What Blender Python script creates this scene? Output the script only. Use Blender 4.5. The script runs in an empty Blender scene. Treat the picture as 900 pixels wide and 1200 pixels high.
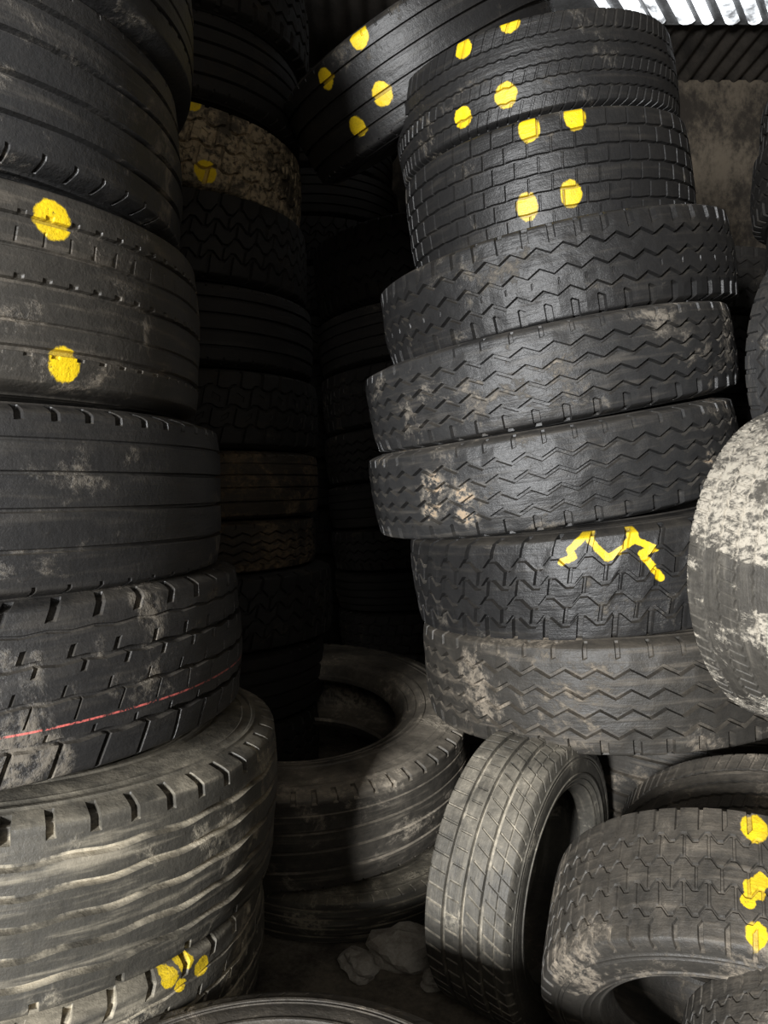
import bpy, math, random
import numpy as np
from mathutils import Vector, Matrix, Quaternion
random.seed(4)
E = 1.2   # eye height
scene = bpy.context.scene
scene.view_settings.view_transform = 'Standard'

# ------------------------------------------------------------------ camera
cd = bpy.data.cameras.new("camera"); cam = bpy.data.objects.new("camera", cd)
scene.collection.objects.link(cam); scene.camera = cam
cd.sensor_fit = 'VERTICAL'; cd.sensor_height = 24; cd.lens = 18.0
cam.location = (0, 0, E); cam.rotation_euler = (math.radians(88.1), 0, 0)

# ------------------------------------------------------------------ tire mesh
SIDE = [(.455,.139),(.452,.142),(.446,.142),(.443,.139),(.430,.1405),(.427,.1425),(.424,.1405),(.410,.143),(.390,.144),
        (.372,.143),(.369,.146),(.362,.146),(.359,.142),(.345,.138),(.342,.140),(.338,.136),(.320,.128),(.316,.130),(.310,.127),
        (.307,.121),(.295,.108),(.287,.095),(.283,.080),(.290,.072),(.305,.085),(.330,.108),(.370,.120),(.420,.120),(.455,.105),(.470,.070)]
HW = .125; SH = .035

def zig(u, shape):
    t = 1 - 4*np.abs((u % 1.0) - .5)
    if shape == 'trap': return np.clip(1.9*t, -1, 1)
    if shape == 'sine': return np.cos(2*np.pi*u)
    return t

def make_tire_mesh(name, N=48, per=12, grooves=(), laterals=(), amp=0.0, shape='tri',
                   slant=0.0, chevron=0.0, rimk=1.0, wear=0.0, seed=0):
    R = .5; smax = HW + SH
    ce = .0011
    S = set(np.round(np.linspace(-smax, smax, 40), 5))
    for c, w, d in grooves:
        for e in (c-w, c+w): S |= {round(e-ce, 5), round(e+ce, 5)}
    for s0, s1, u0, du, d in laterals:
        for e in (s0, s1):
            if abs(e) < smax: S |= {round(e-ce, 5), round(e+ce, 5)}
    S |= {-HW, HW}
    S = sorted(S); S2 = [S[0]]
    for s in S[1:]:
        if s - S2[-1] > .0006: S2.append(s)
    S = np.array(S2)
    pl = 2*math.pi*R/N; eu = .0012/pl
    U = set(np.round(np.linspace(0, 1, per, endpoint=False), 5))
    for s0, s1, u0, du, d in laterals:
        for e in (u0, u0+du): U |= {round((e-eu) % 1, 5), round((e+eu) % 1, 5)}
    U = sorted(U); U2 = [U[0]]
    for u in U[1:]:
        if u-U2[-1] > eu*.6: U2.append(u)
    U = np.array(U2)
    D1 = np.zeros((len(U), len(S)))
    for c, w, d in grooves:
        m = (np.abs(S-c) < w); D1[:, m] = np.maximum(D1[:, m], d)
    for s0, s1, u0, du, d in laterals:
        m = (S > s0) & (S < s1); um = ((U-u0) % 1.0) < du
        D1[np.ix_(um, m)] = np.maximum(D1[np.ix_(um, m)], d)
    nu = len(U)*N
    D = np.tile(D1, (N, 1))
    ug = (np.arange(N)[:, None] + U[None, :]).reshape(-1)
    a = np.abs(S)
    W = np.clip((HW*.98-a)/(HW*.22), 0, 1)
    Z = zig(ug, shape)
    sz = S[None, :] + amp*W[None, :]*Z[:, None]
    th = (ug[:, None] + slant*(S/HW)[None, :] + chevron*(a/HW)[None, :])/N*2*np.pi
    t = np.clip((a-HW)/SH, 0, 1)
    rb = np.where(a <= HW, R-.008*(a/HW)**2, R-.008-.034*t**1.15)
    zb = np.where(a <= HW, sz, np.sign(S)*(HW+.0135*t**.7)[None, :])
    nr = 1-t*.8; nz = t*1.0
    D *= (1-.999*(t > .97))[None, :]
    aa = ug/N*2*np.pi
    wob = wear*(np.sin(aa*5+seed)[:, None]*np.cos(S*40+seed)[None, :]+.6*np.sin(aa*13+2*seed)[:, None]*np.cos(S*90+seed)[None, :])
    r = rb[None, :] - D*nr[None, :] + wob
    z = zb - np.sign(S)[None, :]*D*nz[None, :]
    tread = np.stack([r*np.cos(th), r*np.sin(th), z], -1)
    sp = [(R-(R-rr)*rimk if rr < .44 else rr, zz) for rr, zz in SIDE]
    up = sp + [(.474, 0.0)] + [(rr, -zz) for rr, zz in reversed(sp)]
    up = np.array(up)
    thR = (ug[:, None] + slant + chevron)/N*2*np.pi + np.zeros((1, len(up)))
    thL = (ug[:, None] - slant + chevron)/N*2*np.pi + np.zeros((1, len(up)))
    k = np.linspace(0, 1, len(up))[None, :]
    thS = thR*(1-k)+thL*k
    side = np.stack([up[:, 0][None, :]*np.cos(thS), up[:, 0][None, :]*np.sin(thS), np.broadcast_to(up[:, 1][None, :], thS.shape)], -1)
    V = np.concatenate([tread, side], 1)
    nv = V.shape[1]
    G = np.concatenate([np.clip(D/.008, 0, 1), np.zeros((nu, len(up)))], 1)
    V = V.reshape(-1, 3).astype(np.float32)
    i = np.arange(nu)[:, None]; j = np.arange(nv)[None, :]
    i2 = (i+1) % nu; j2 = (j+1) % nv
    F = np.stack([i*nv+j+0*j2, i2*nv+j, i2*nv+j2, i*nv+j2], -1).reshape(-1, 4).astype(np.int32)
    me = bpy.data.meshes.new(name)
    me.vertices.add(len(V)); me.vertices.foreach_set("co", V.ravel())
    me.loops.add(F.size); me.loops.foreach_set("vertex_index", F.ravel())
    me.polygons.add(len(F)); me.polygons.foreach_set("loop_start", np.arange(0, F.size, 4, dtype=np.int32))
    me.update(calc_edges=True)
    at = me.attributes.new("groove", 'FLOAT', 'POINT'); at.data.foreach_set("value", G.reshape(-1).astype(np.float32))
    me.shade_smooth()
    me.set_sharp_from_angle(angle=math.radians(40))
    return me

sm = HW+.03
M = {}
M['rib4'] = make_tire_mesh('rib4', 60, 6, [(-.082,.0045,.013),(-.028,.0045,.013),(.028,.0045,.013),(.082,.0045,.013)],
    [(.118, sm, .1, .10, .004), (-sm, -.120, .1, .10, .006)], wear=.0012, seed=1)
M['rib5'] = make_tire_mesh('rib5', 80, 6, [(-.085,.0035,.008),(-.05,.002,.004),(0,.0035,.008),(.045,.002,.004),(.085,.0035,.008)],
    [(.088,.094,.2,.3,.003),(-.094,-.088,.2,.3,.003),(.003,.009,.4,.3,.003),(.05,.07,.2,.06,.002)], slant=.6, wear=.0012, seed=2)
M['rib3'] = make_tire_mesh('rib3', 62, 8, [(-.07,.003,.010),(-.012,.0028,.010),(.04,.003,.010),(.088,.002,.004)],
    [(.115, sm, .1, .22, .008), (-sm, -.122, .5, .12, .006)], wear=.0012, seed=3)
M['notch'] = make_tire_mesh('notch', 46, 12, [(-.075,.004,.012),(-.012,.003,.008),(.045,.0045,.012),(.09,.002,.005)],
    [(.049,.068,.1,.12,.008),(.025,.041,.5,.10,.007),(-.012,.008,.25,.05,.006),(-.045,-.015,.7,.05,.006),(-.071,-.06,.2,.08,.006),(-sm,-.079,.6,.10,.010),(.105,sm,.4,.2,.009)],
    amp=.002, shape='tri', slant=.7, wear=.0015, seed=4)
M['wave'] = make_tire_mesh('wave', 26, 24, [(-.085,.0045,.012),(-.045,.0045,.012),(-.002,.0045,.012),(.04,.0045,.012),(.08,.0045,.012)],
    [(.108, sm, .25, .12, .014), (.108, sm, .75, .10, .012), (-sm, -.112, .6, .10, .010)], amp=.0022, shape='sine', wear=.0016, seed=5)
M['zig4'] = make_tire_mesh('zig4', 46, 12, [(-.072,.0054,.015),(-.025,.0054,.015),(.022,.0054,.015),(.07,.0054,.015)],
    [(-sm, -.098, .42, .26, .012), (.105, sm, .1, .14, .006)], amp=.0105, shape='tri', wear=.0014, seed=6)
M['zig3'] = make_tire_mesh('zig3', 50, 12, [(-.06,.0052,.014),(0,.0048,.014),(.058,.0052,.014)],
    [(-sm, -.09, .42, .30, .014), (.09, sm, .0, .26, .012), (-.03,-.015,.1,.06,.003)], amp=.0105, shape='tri', wear=.0014, seed=7)
M['lug'] = make_tire_mesh('lug', 42, 18, [(-.075,.0052,.014),(-.026,.0052,.014),(.024,.0052,.014),(.072,.0052,.014)],
    [(-sm,-.075,.40,.16,.014),(-.075,-.026,.92,.10,.012),(-.026,.024,.42,.10,.012),(.024,.072,.92,.10,.012),(.072,sm,.42,.16,.014)],
    amp=.012, shape='trap', slant=.35, wear=.001, seed=8)
M['brick'] = make_tire_mesh('brick', 44, 12, [(-.085,.003,.010),(-.043,.003,.010),(.0,.003,.010),(.043,.003,.010),(.085,.003,.010)],
    [(-sm,-.085,.1,.08,.008),(-.085,-.043,.55,.08,.008),(-.043,0,.1,.08,.008),(0,.043,.55,.08,.008),(.043,.085,.1,.08,.008),(.085,sm,.55,.08,.008)],
    amp=.001, slant=.2, wear=.001, seed=9)
M['block'] = make_tire_mesh('block', 40, 16, [(-.07,.005,.014),(-.0,.005,.014),(.07,.005,.014)],
    [(-sm,-.07,.1,.18,.013),(-.07,0,.55,.16,.012),(0,.07,.1,.16,.012),(.07,sm,.55,.18,.013),(-.045,-.025,.1,.3,.004),(.025,.045,.6,.3,.004)],
    amp=.007, shape='trap', slant=.3, wear=.001, seed=10)
M['car'] = make_tire_mesh('car', 60, 8, [(-.062,.0065,.014),(-.002,.0045,.014),(.058,.0065,.014),(.1,.002,.006)],
    [(-sm,-.07,.2,.14,.006),(-.055,-.015,.4,.12,.006),(.01,.052,.6,.12,.006),(.066,sm,.8,.14,.006)], slant=1.0, chevron=.6, rimk=.86, wear=.0008)
M['fine'] = make_tire_mesh('fine', 90, 6, [(-.09,.003,.008),(-.05,.003,.008),(-.01,.003,.008),(.03,.003,.008),(.07,.003,.008)],
    [(-.05,-.01,.2,.2,.003),(.07,sm,.5,.2,.004),(-sm,-.09,.5,.2,.004)], amp=.002, slant=1.5, rimk=.9, wear=.001)
M['at'] = make_tire_mesh('at', 56, 16, [(-.08,.0035,.006),(-.035,.003,.006),(.012,.003,.006),(.06,.0035,.006)],
    [(-sm,-.095,.1,.2,.008),(-.08,-.035,.5,.10,.005),(-.035,.012,.0,.10,.005),(.012,.06,.5,.10,.005),(.085,sm,.1,.2,.008)],
    amp=.008, shape='trap', rimk=.88, wear=.0014)

# ------------------------------------------------------------------ materials
class NT:
    def __init__(s, name):
        s.m = bpy.data.materials.new(name); s.m.use_nodes = True
        s.t = s.m.node_tree; s.n = s.t.nodes; s.n.clear()
        s.out = s.n.new('ShaderNodeOutputMaterial')
        s.b = s.n.new('ShaderNodeBsdfPrincipled'); s.L(s.b.outputs[0], s.out.inputs[0])
    def L(s, a, b): s.t.links.new(a, b)
    def setin(s, node, i, v):
        if isinstance(v, bpy.types.NodeSocket): s.L(v, node.inputs[i])
        else: node.inputs[i].default_value = v
    def math(s, op, a, b=0.0, c=None, clamp=False):
        n = s.n.new('ShaderNodeMath'); n.operation = op; n.use_clamp = clamp
        s.setin(n, 0, a); s.setin(n, 1, b)
        if c is not None: s.setin(n, 2, c)
        return n.outputs[0]
    def vmath(s, op, a, b=(0,0,0)):
        n = s.n.new('ShaderNodeVectorMath'); n.operation = op
        s.setin(n, 0, a); s.setin(n, 1, b); return n
    def noise(s, vec, scale, detail=6, rough=.6, dist=0.0):
        n = s.n.new('ShaderNodeTexNoise'); s.L(vec, n.inputs['Vector'])
        n.inputs['Scale'].default_value = scale; n.inputs['Detail'].default_value = detail
        n.inputs['Roughness'].default_value = rough; n.inputs['Distortion'].default_value = dist
        return n.outputs['Fac']
    def step(s, v, lo, hi):
        n = s.n.new('ShaderNodeMapRange'); n.interpolation_type = 'SMOOTHSTEP'
        s.setin(n, 0, v); n.inputs[1].default_value = lo; n.inputs[2].default_value = hi
        return n.outputs[0]
    def mix(s, f, a, b):
        n = s.n.new('ShaderNodeMix'); n.data_type = 'RGBA'
        s.setin(n, 0, f); s.setin(n, 6, a); s.setin(n, 7, b); return n.outputs[2]

def rgba(c): return (c[0], c[1], c[2], 1)
YEL = (.84, .58, .01)

def rubber(name, base=(.022,.0215,.021), dust=(.22,.19,.15), patch=.35, pt=.55, pw=.10, streak=.25, groove=.3, film=.05,
           up=.25, rough=.42, dots=(), segs=(), mud=(), line=None, stk=(5,5,55)):
    k = NT(name)
    tc = k.n.new('ShaderNodeTexCoord').outputs['Object']
    oi = k.n.new('ShaderNodeObjectInfo').outputs['Random']
    off = k.math('MULTIPLY', oi, 37.0)
    cx = k.n.new('ShaderNodeCombineXYZ'); k.L(off, cx.inputs[0]); k.L(off, cx.inputs[2]); k.L(off, cx.inputs[1])
    vec = k.vmath('ADD', tc, cx.outputs[0]).outputs[0]
    n1 = k.noise(vec, 5.0, 10, .72, .4)
    sv = k.vmath('MULTIPLY', vec, stk).outputs[0]
    n2 = k.noise(sv, 1.0, 6, .6)
    n3 = k.noise(vec, 50, 5, .7)
    n5 = k.noise(vec, 260, 3, .7)
    ga = k.n.new('ShaderNodeAttribute'); ga.attribute_name = 'groove'; gr = ga.outputs['Fac']
    P = k.math('MULTIPLY', k.step(n1, pt, pt+pw), patch)
    P = k.math('MULTIPLY', P, k.step(n3, .36, .56))
    S_ = k.math('MULTIPLY', k.step(n2, .5, .75), streak)
    Gm = k.math('MULTIPLY', k.math('MULTIPLY', gr, groove), k.step(n1, .42, .6))
    geo = k.n.new('ShaderNodeNewGeometry'); sx = k.n.new('ShaderNodeSeparateXYZ'); k.L(geo.outputs['Normal'], sx.inputs[0])
    upm = k.math('MULTIPLY', k.math('MAXIMUM', sx.outputs[2], 0.0), up)
    upm = k.math('MULTIPLY', upm, k.step(n1, .3, .65))
    d = k.math('ADD', k.math('ADD', P, S_), k.math('ADD', Gm, upm))
    d = k.math('ADD', d, k.math('MULTIPLY', n3, film*2), clamp=True)
    for p, r in mud:
        ds = k.vmath('DISTANCE', tc, p).outputs['Value']
        q = k.math('SUBTRACT', 1.0, k.step(k.math('ADD', ds, k.math('MULTIPLY', k.math('SUBTRACT', n1, .5), r*3.2)), r*.5, r*1.2))
        q = k.math('MULTIPLY', q, k.step(n3, .40, .58))
        d = k.math('MAXIMUM', d, k.math('MULTIPLY', q, .9))
    dcol = k.mix(n3, rgba([c*.7 for c in dust]), rgba([min(1, c*1.3) for c in dust]))
    if mud: dcol = k.mix(k.step(d, .5, .95), dcol, rgba((.36,.27,.18)))
    col = k.mix(d, rgba(base), dcol)
    rgh = k.math('ADD', k.math('MULTIPLY', d, .45), k.math('ADD', rough-.08, k.math('MULTIPLY', n1, .2)), clamp=True)
    if line:
        z0, hw_, c, = line
        sz = k.n.new('ShaderNodeSeparateXYZ'); k.L(tc, sz.inputs[0])
        a = k.math('ABSOLUTE', k.math('SUBTRACT', sz.outputs[2], z0))
        m = k.math('MULTIPLY', k.math('SUBTRACT', 1.0, k.step(a, hw_*.6, hw_)), k.step(n3, .42, .54))
        m = k.math('MULTIPLY', m, k.math('MULTIPLY', k.step(n1, .40, .52), .85))
        m = k.math('MULTIPLY', m, k.math('SUBTRACT', 1.0, k.math('MULTIPLY', gr, .9)))
        col = k.mix(m, col, rgba(c))
    if dots or segs:
        # paint lies on the tread cylinder: project the point radially to r=.495 (so paint also reaches into grooves)
        s3 = k.n.new('ShaderNodeSeparateXYZ'); k.L(tc, s3.inputs[0])
        rr = k.math('SQRT', k.math('ADD', k.math('MULTIPLY', s3.outputs[0], s3.outputs[0]), k.math('MULTIPLY', s3.outputs[1], s3.outputs[1])))
        f = k.math('DIVIDE', .495, rr)
        c3 = k.n.new('ShaderNodeCombineXYZ')
        k.L(k.math('MULTIPLY', s3.outputs[0], f), c3.inputs[0]); k.L(k.math('MULTIPLY', s3.outputs[1], f), c3.inputs[1]); k.L(s3.outputs[2], c3.inputs[2])
        pc = c3.outputs[0]
        tot = None
        wob = k.math('MULTIPLY', k.math('SUBTRACT', n3, .5), .016)
        for p, r in dots:
            ds = k.vmath('DISTANCE', pc, p).outputs['Value']
            q = k.math('SUBTRACT', 1.0, k.step(k.math('ADD', ds, wob), r*.9, r*1.06))
            tot = q if tot is None else k.math('MAXIMUM', tot, q)
        for a, b, r in segs:
            a = Vector(a); b = Vector(b); ba = b-a
            pa = k.vmath('SUBTRACT', pc, tuple(a)).outputs[0]
            h = k.math('DIVIDE', k.vmath('DOT_PRODUCT', pa, tuple(ba)).outputs['Value'], ba.length_squared, clamp=True)
            n = k.n.new('ShaderNodeVectorMath'); n.operation = 'SCALE'; n.inputs[0].default_value = tuple(ba); k.L(h, n.inputs['Scale'])
            ds = k.vmath('DISTANCE', pa, n.outputs[0]).outputs['Value']
            q = k.math('SUBTRACT', 1.0, k.step(k.math('ADD', ds, k.math('MULTIPLY', wob, .6)), r*.9, r*1.4))
            tot = q if tot is None else k.math('MAXIMUM', tot, q)
        tot = k.math('MULTIPLY', tot, k.math('SUBTRACT', 1.0, k.math('MULTIPLY', gr, .15 if segs else .55)))
        rim_ok = k.step(rr, .455, .470)
        tot = k.math('MULTIPLY', tot, rim_ok)
        tot = k.math('MULTIPLY', tot, k.step(n5, .24, .42))
        tot = k.math('MULTIPLY', tot, k.math('ADD', .72, k.math('MULTIPLY', k.step(n1, .38, .55), .28)))
        col = k.mix(tot, col, rgba(YEL))
    k.L(col, k.b.inputs['Base Color']); k.L(rgh, k.b.inputs['Roughness'])
    k.b.inputs['Specular IOR Level'].default_value = .45
    bp = k.n.new('ShaderNodeBump'); bp.inputs['Strength'].default_value = .6; bp.inputs['Distance'].default_value = .004
    k.L(k.math('ADD', k.math('MULTIPLY', n3, .7), k.math('ADD', n2, k.math('ADD', k.math('MULTIPLY', n5, .2), k.math('MULTIPLY', P, .8)))), bp.inputs['Height'])
    k.L(bp.outputs[0], k.b.inputs['Normal'])
    return k.m

P_CLEAN = dict(base=(.013,.013,.0135), dust=(.18,.155,.12), patch=.55, pt=.57, streak=.08, groove=.04, film=.018, rough=.41)
P_GREY = dict(base=(.019,.0195,.0205), dust=(.23,.20,.16), patch=.65, pt=.55, streak=.14, groove=.05, film=.028, rough=.40)
P_DUSTY = dict(base=(.022,.021,.019), dust=(.25,.21,.16), patch=.65, pt=.53, streak=.26, groove=.22, film=.05, rough=.47)
P_DUST = dict(base=(.028,.027,.024), dust=(.40,.35,.26), patch=.6, pt=.55, streak=.42, groove=.9, film=.05, rough=.50, up=.5)
P_BROWN = dict(base=(.018,.015,.011), dust=(.15,.105,.06), patch=.7, pt=.45, streak=.25, groove=.3, film=.10, rough=.65)
P_MUD = dict(base=(.028,.026,.023), dust=(.37,.335,.275), patch=.9, pt=.49, pw=.04, streak=.15, groove=.4, film=.08, rough=.5)
P_DARK = dict(base=(.009,.008,.007), dust=(.05,.04,.028), patch=.5, streak=.2, groove=.1, film=.05, rough=.65)  # shade on the stack behind left, put into darker rubber and dust colours
shared = {}

def tire(kind, mesh, loc, R, H, axis=(0,0,1), spin=None, mat=P_CLEAN, dots=(), segs=(), mud=(), line=None):
    """loc z is relative to eye height.  marks: (world x, z rel eye, radius) on the side facing -Y, or (x,y,z,radius)"""
    ob = bpy.data.objects.new(kind, M[mesh]); scene.collection.objects.link(ob)
    if spin is None: spin = random.uniform(0, 6.28)
    q = Vector((0,0,1)).rotation_difference(Vector(axis).normalized())
    Mx = Matrix.Translation((loc[0], loc[1], loc[2]+E)) @ q.to_matrix().to_4x4() @ Matrix.Rotation(spin, 4, 'Z') @ Matrix.Diagonal((R/.5, R/.5, H/.288, 1))
    ob.matrix_world = Mx
    inv = Mx.inverted()
    def loc_pt(x, z):
        o = inv @ Vector((x, -4, z+E)); d = inv.to_3x3() @ Vector((0, 1, 0))
        a = d.x**2+d.y**2; b = 2*(o.x*d.x+o.y*d.y); c = o.x**2+o.y**2-.495**2
        disc = b*b-4*a*c
        t = (-b-math.sqrt(disc))/(2*a) if disc > 0 else -b/(2*a)
        return tuple(o+d*t)
    def conv(L):
        out = []
        for m in L:
            if len(m) == 4:
                p = inv @ Vector((m[0], m[1], m[2]+E)); l = math.hypot(p.x, p.y)
                out.append(((p.x*.495/l, p.y*.495/l, p.z), m[3]*.5/R))
            else: out.append((loc_pt(m[0], m[1]), m[2]*.5/R))
        return out
    if dots or line or segs or mud:
        m = rubber("rubber_painted", dots=conv(dots), mud=conv(mud), line=line,
                   segs=[(loc_pt(a[0], a[1]), loc_pt(b[0], b[1]), r*.5/R) for a, b, r in segs], **mat)
    else:
        key = id(mat)
        if key not in shared: shared[key] = rubber("rubber", **mat)
        m = shared[key]
    if not ob.data.materials: ob.data.materials.append(None)
    ob.material_slots[0].link = 'OBJECT'; ob.material_slots[0].material = m
    return ob

def ax(ty, tx=0):   # ty: degrees right side up ; tx: degrees front side down
    return (-math.sin(math.radians(ty)), -math.sin(math.radians(tx)), 1)

T = 'truck_tire'
# ---- left stack
tire(T, 'rib4', (-.93,1.39,1.16), .5,.283, ax(2), mat=P_GREY)
tire(T, 'rib5', (-.86,1.42,.875), .5,.283, ax(1), mat=P_CLEAN)
tire(T, 'rib4', (-.88,1.40,.585), .5,.292, ax(1), mat=P_GREY)
tire(T, 'rib5', (-.85,1.41,.280), .5,.305, ax(0), mat=P_DUSTY, dots=[(-.467,.375,.027),(-.458,.175,.024)])
tire(T, 'rib3', (-.815,1.435,-.021), .5,.285, ax(0), mat=P_CLEAN)
tire(T, 'notch', (-.78,1.455,-.302), .5,.274, ax(2), mat=P_CLEAN, line=(-.050,.0020,(.60,.13,.11)))
tire(T, 'wave', (-.715,1.487,-.597), .5,.300, ax(-2), mat=P_DUST)
tire(T, 'notch', (-.74,1.47,-.862), .5,.228, ax(-1), mat=P_DUST, dots=[(-.335,-.775,.017),(-.315,-.768,.016),(-.30,-.79,.017),(-.325,-.795,.012),(-.43,-.80,.016)])
tire(T, 'rib4', (-.76,1.47,-1.088), .5,.222, mat=P_DUST)
# ---- right stack
tire(T, 'fine', (.457,2.40,1.112), .42,.255, ax(9,3), mat=P_CLEAN, dots=[(.21,.985,.026),(.315,1.01,.030),(.208,1.15,.024),(.32,1.185,.026)])
tire(T, 'brick', (.495,2.37,.825), .42,.310, ax(9,3), mat=P_CLEAN, dots=[(.365,.90,.027),(.477,.925,.028),(.365,.713,.028),(.471,.737,.027)])
tire(T, 'zig3', (.495,2.29,.545), .50,.245, ax(11,3), mat=P_CLEAN)
tire(T, 'zig4', (.469,2.27,.302), .52,.238, ax(11,3), mat=P_GREY)
tire(T, 'zig4', (.478,2.26,.058), .52,.242, ax(10,3), mat=P_GREY, mud=[(.125,.0,.055),(.19,-.02,.045),(.12,-.055,.04),(.20,-.065,.035),(.78,.07,.03)])
pts = [(.400,-.170),(.422,-.158),(.416,-.142),(.460,-.092),(.457,-.120),(.495,-.160),(.548,-.118),(.540,-.072),(.554,-.118),(.594,-.136),(.566,-.146),(.608,-.200)]
sg = [(pts[i], pts[i+1], .0072) for i in range(len(pts)-1)]
tire(T, 'lug', (.60,2.20,-.192), .52,.262, ax(8,2), mat=P_CLEAN, segs=sg)
tire(T, 'zig4', (.635,2.16,-.46), .52,.27, ax(5,0), mat=P_DUSTY)
tire(T, 'rib4', (1.0,2.30,-.765), .52,.28, mat=P_DUSTY)
tire(T, 'rib4', (1.0,2.32,-1.055), .52,.288, mat=P_GREY)
# leaning tire at top
tire(T, 'rib4', (.12,2.62,1.375), .46,.30, (-.5,-.30,.84), mat=P_CLEAN, dots=[(-.072,1.265,.029),(-.171,1.20,.026),(-.004,1.132,.030),(-.078,1.075,.027)])
# ---- stack behind left
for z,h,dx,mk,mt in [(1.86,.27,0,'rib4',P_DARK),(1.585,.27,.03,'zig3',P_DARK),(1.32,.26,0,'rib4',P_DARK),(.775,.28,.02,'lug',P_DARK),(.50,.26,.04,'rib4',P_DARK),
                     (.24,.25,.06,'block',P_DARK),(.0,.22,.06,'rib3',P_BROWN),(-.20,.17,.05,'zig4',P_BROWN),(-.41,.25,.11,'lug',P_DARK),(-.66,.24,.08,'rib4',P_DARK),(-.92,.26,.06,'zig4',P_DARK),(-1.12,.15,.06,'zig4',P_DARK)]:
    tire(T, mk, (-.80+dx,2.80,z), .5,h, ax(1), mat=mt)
tire(T, 'block', (-.80,2.80,1.05), .5,.27, ax(-2), mat=dict(P_BROWN, dust=(.38,.30,.19)), dots=[(-.545,.961,.036),(-.579,1.16,.03)])
# ---- stack at the back
zb = [1.21,.84,.58,.30,.056,-.156,-.354,-.54,-.73,-.97,-1.2]
P_BACK = dict(P_GREY, base=(.045,.045,.047), film=.07)  # base and film lightened: faint light on this stack put into the colour
for i in range(10):
    zc = (zb[i]+zb[i+1])/2; h = zb[i]-zb[i+1]
    tire(T, ['zig3','rib4','block','zig4','rib3'][i%5], (.16+.016*i,3.84,zc), .5, h*.985, ax(7 if i<8 else 2), mat=P_DARK if i<1 else P_BACK)
# ---- filler stacks further back / to the right
def stack(x, y, z0, z1, h, R, mt):
    z = z0
    while z < z1:
        tire(T, random.choice(['zig4','rib4','block','lug','zig3']), (x+random.uniform(-.03,.03), y+random.uniform(-.03,.03), z+h/2), R, h*.99, mat=mt); z += h
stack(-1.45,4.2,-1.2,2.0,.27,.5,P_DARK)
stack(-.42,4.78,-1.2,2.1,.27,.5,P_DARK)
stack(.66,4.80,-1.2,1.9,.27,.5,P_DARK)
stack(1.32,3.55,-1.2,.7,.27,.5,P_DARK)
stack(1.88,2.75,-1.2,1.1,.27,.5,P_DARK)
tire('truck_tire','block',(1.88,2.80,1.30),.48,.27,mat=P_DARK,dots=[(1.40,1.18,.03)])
stack(1.66,1.72,-1.2,.1,.25,.42,P_GREY)
# ---- floor tires in the aisle
P_TAN = dict(P_DUST, dust=(.36,.32,.25), streak=.22, film=.09, patch=.5, groove=.6)
tire(T, 'rib3', (-.27,2.42,-.815), .54,.285, ax(0,10), mat=dict(P_DUSTY, dust=(.36,.31,.24), up=.55, film=.09))
tire(T, 'rib4', (-.14,2.36,-1.14), .40,.12, mat=P_DUST)
# ---- near bottom
tire(T, 'car', (-.15,.84,-.90), .38,.195, mat=P_DUSTY)
tire(T, 'car', (-.15,.84,-1.10), .38,.195, mat=P_DUSTY)
# ---- standing car tire
tire('car_tire', 'car', (.33,1.75,-.885), .31,.20, (.82,-.57,-.03), mat=P_TAN)
# ---- muddy tire at the right
tire('car_tire', 'fine', (.86,1.45,-.153), .31,.24, (.53,-.85,0), mat=P_MUD)
tire('car_tire', 'zig4', (1.16,1.90,.30), .32,.22, (.55,-.83,0), mat=P_GREY)
# ---- lower right pile
n = (.31,.77,.56)
tire('car_tire', 'at', (.62,1.32,-.86), .33,.25, n, mat=P_DUSTY, dots=[(.59,1.206,-.543,.020),(.552,1.128,-.601,.014),(.568,1.14,-.600,.011),(.54,1.12,-.618,.010),(.56,1.135,-.622,.010),(.53,1.07,-.63,.015)])
tire('car_tire', 'fine', (.84,1.62,-.86), .33,.21, n, mat=P_DUSTY)
tire('car_tire', 'at', (.72,1.06,-.90), .28,.17, n, mat=P_DUSTY)

# ------------------------------------------------------------------ room
def simple(name, c1, c2, sc=3, rough=.9, bump=.4, stretch=(1,1,1), lo=.35, hi=.65):
    k = NT(name)
    tc = k.n.new('ShaderNodeTexCoord').outputs['Object']
    v = k.vmath('MULTIPLY', tc, stretch).outputs[0]
    a = k.noise(v, sc, 9, .65, .2); b = k.noise(v, sc*14, 6, .7)
    f = k.math('ADD', k.math('MULTIPLY', a, .7), k.math('MULTIPLY', b, .3))
    k.L(k.mix(k.step(f, lo, hi), rgba(c1), rgba(c2)), k.b.inputs['Base Color'])
    k.b.inputs['Roughness'].default_value = rough
    bp = k.n.new('ShaderNodeBump'); bp.inputs['Strength'].default_value = bump; bp.inputs['Distance'].default_value = .02
    k.L(f, bp.inputs['Height']); k.L(bp.outputs[0], k.b.inputs['Normal'])
    return k.m

def box(name, lo, hi, mat):
    vs = [(x,y,z) for x in (lo[0],hi[0]) for y in (lo[1],hi[1]) for z in (lo[2],hi[2])]
    fs = [(0,1,3,2),(4,6,7,5),(0,4,5,1),(2,3,7,6),(0,2,6,4),(1,5,7,3)]
    me = bpy.data.meshes.new(name); me.from_pydata(vs, [], fs); me.update()
    ob = bpy.data.objects.new(name, me); scene.collection.objects.link(ob); me.materials.append(mat); return ob

conc = simple("concrete_wall_stained", (.028,.022,.016), (.13,.105,.075), 2.2, lo=.42, hi=.58, stretch=(1,1,.7))
floorm = simple("dusty_floor", (.05,.042,.033), (.30,.26,.20), 4, bump=.8)
dark = simple("dark_wall", (.012,.010,.008), (.04,.032,.025), 2)  # mottled near-black tone
CE = 3.98
box("floor", (-2.6,-4,-.1), (3.4,5.4,0), floorm)
box("wall_back", (-2.6,5.35,0), (3.4,5.5,CE), conc)
box("wall_left", (-2.75,-4,0), (-2.6,5.5,CE), dark)
box("wall_right", (3.4,-4,0), (3.55,5.5,CE), conc)

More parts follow.
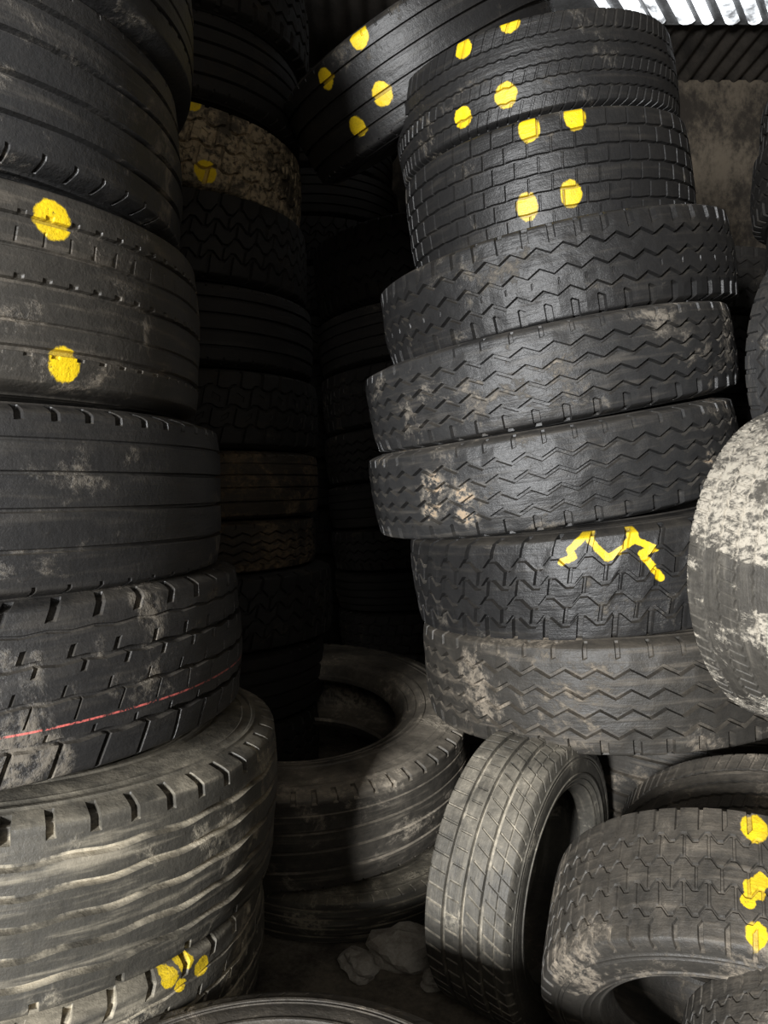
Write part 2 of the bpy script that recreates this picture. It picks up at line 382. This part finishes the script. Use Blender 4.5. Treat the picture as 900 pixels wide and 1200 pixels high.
metal = simple("rusty_corrugated_metal", (.02,.018,.016), (.07,.06,.05), 3, rough=.6)
def corrugated(name, x0, x1, y0, y1, z, mat, pitch=.11, amp=.018):
    nx = int((x1-x0)/pitch*8)
    vs = []; fs = []
    for i in range(nx+1):
        x = x0+(x1-x0)*i/nx
        for y in (y0, y1):
            vs.append((x, y, z+amp*math.sin(2*math.pi*x/pitch)))
    for i in range(nx): fs.append((2*i, 2*i+1, 2*i+3, 2*i+2))
    me = bpy.data.meshes.new(name); me.from_pydata(vs, [], fs); me.update(); me.shade_smooth()
    ob = bpy.data.objects.new(name, me); scene.collection.objects.link(ob); me.materials.append(mat)
    return ob
corrugated("ceiling", -2.6, 3.4, -4, 5.4, CE, metal)

# corrugated translucent roof panel, ribs run diagonally; each rib is a bowed glowing strip between dull valleys
k = NT("daylit_polycarbonate")
k.b.inputs['Base Color'].default_value = (.9,.92,.95,1); k.b.inputs['Emission Color'].default_value = (.92,.96,1,1)
tcn = k.n.new('ShaderNodeTexCoord').outputs['Object']
k.L(k.math('MULTIPLY', k.step(k.noise(tcn, 6, 5, .6), .35, .6), 2.4), k.b.inputs['Emission Strength'])
frame = simple("skylight_frame_metal", (.10,.10,.10), (.25,.25,.25), 5, rough=.5)
vs=[];fs=[]
for i in range(10):
    x0 = .90+i*.135
    b = len(vs)
    for t in np.linspace(0,1,5):
        for w, dz in ((0,0),(.02,-.012),(.045,-.016),(.07,-.012),(.09,0)):
            vs.append((x0+t*.42+w*(.5+.5*math.sin(i*1.7)**2), 3.98+t*.60-w*.3, CE-.075+dz))
    for a in range(4):
        for c in range(4):
            o=b+a*5+c; fs.append((o,o+1,o+6,o+5))
me = bpy.data.meshes.new("skylight_slats"); me.from_pydata(vs,[],fs); me.update(); me.materials.append(k.m)
sl = bpy.data.objects.new("skylight_slats", me); scene.collection.objects.link(sl)
fr = box("window_1", (.80,3.91,CE-.06), (2.66,4.62,CE-.03), frame)
sl.parent = fr

def rock(name, loc, s, mat, seed):
    import bmesh
    rng = random.Random(seed)
    bm = bmesh.new(); bmesh.ops.create_icosphere(bm, subdivisions=3, radius=1)
    ph = [rng.uniform(0,6) for _ in range(6)]
    for v in bm.verts:
        c = v.co; f = 1+.22*math.sin(3*c.x+ph[0])*math.cos(2.6*c.y+ph[1])+.12*math.sin(6*c.z+ph[2]+4*c.x)+.06*math.sin(11*c.y+ph[3])
        v.co = Vector((c.x*f*s[0], c.y*f*s[1], c.z*f*s[2]))
    me = bpy.data.meshes.new(name); bm.to_mesh(me); bm.free(); me.materials.append(mat)
    o = bpy.data.objects.new(name, me); scene.collection.objects.link(o); o.location = loc; return o
stone = simple("broken_concrete", (.25,.22,.18), (.55,.52,.46), 9)
rock("concrete_rubble", (.05,1.90,.035), (.08,.06,.055), stone, 3)
rock("concrete_rubble", (-.06,1.86,.02), (.05,.05,.03), stone, 5)
rock("concrete_rubble", (.12,1.80,.02), (.035,.03,.025), stone, 8)

# ------------------------------------------------------------------ lights
def area(name, loc, target, size, power, col=(1,1,1)):
    ld = bpy.data.lights.new(name, 'AREA'); ld.shape='RECTANGLE'; ld.size=size[0]; ld.size_y=size[1]; ld.energy=power; ld.color=col
    ob = bpy.data.objects.new(name, ld); scene.collection.objects.link(ob); ob.location = loc
    ob.rotation_euler = (Vector(target)-Vector(loc)).to_track_quat('-Z','Y').to_euler(); return ob
area("doorway_light", (-1.6,-2.4,E+.2), (.2,2,E-.4), (.5,.7), 470, (.98,.99,1))
area("fill_light", (.15,-1.2,E+.9), (.1,3,E+.3), (.8,.8), 8, (1,.95,.88))
w = bpy.data.worlds.new("world"); scene.world = w; w.use_nodes = True
w.node_tree.nodes['Background'].inputs[0].default_value = (.5,.52,.55,1)
w.node_tree.nodes['Background'].inputs[1].default_value = .012
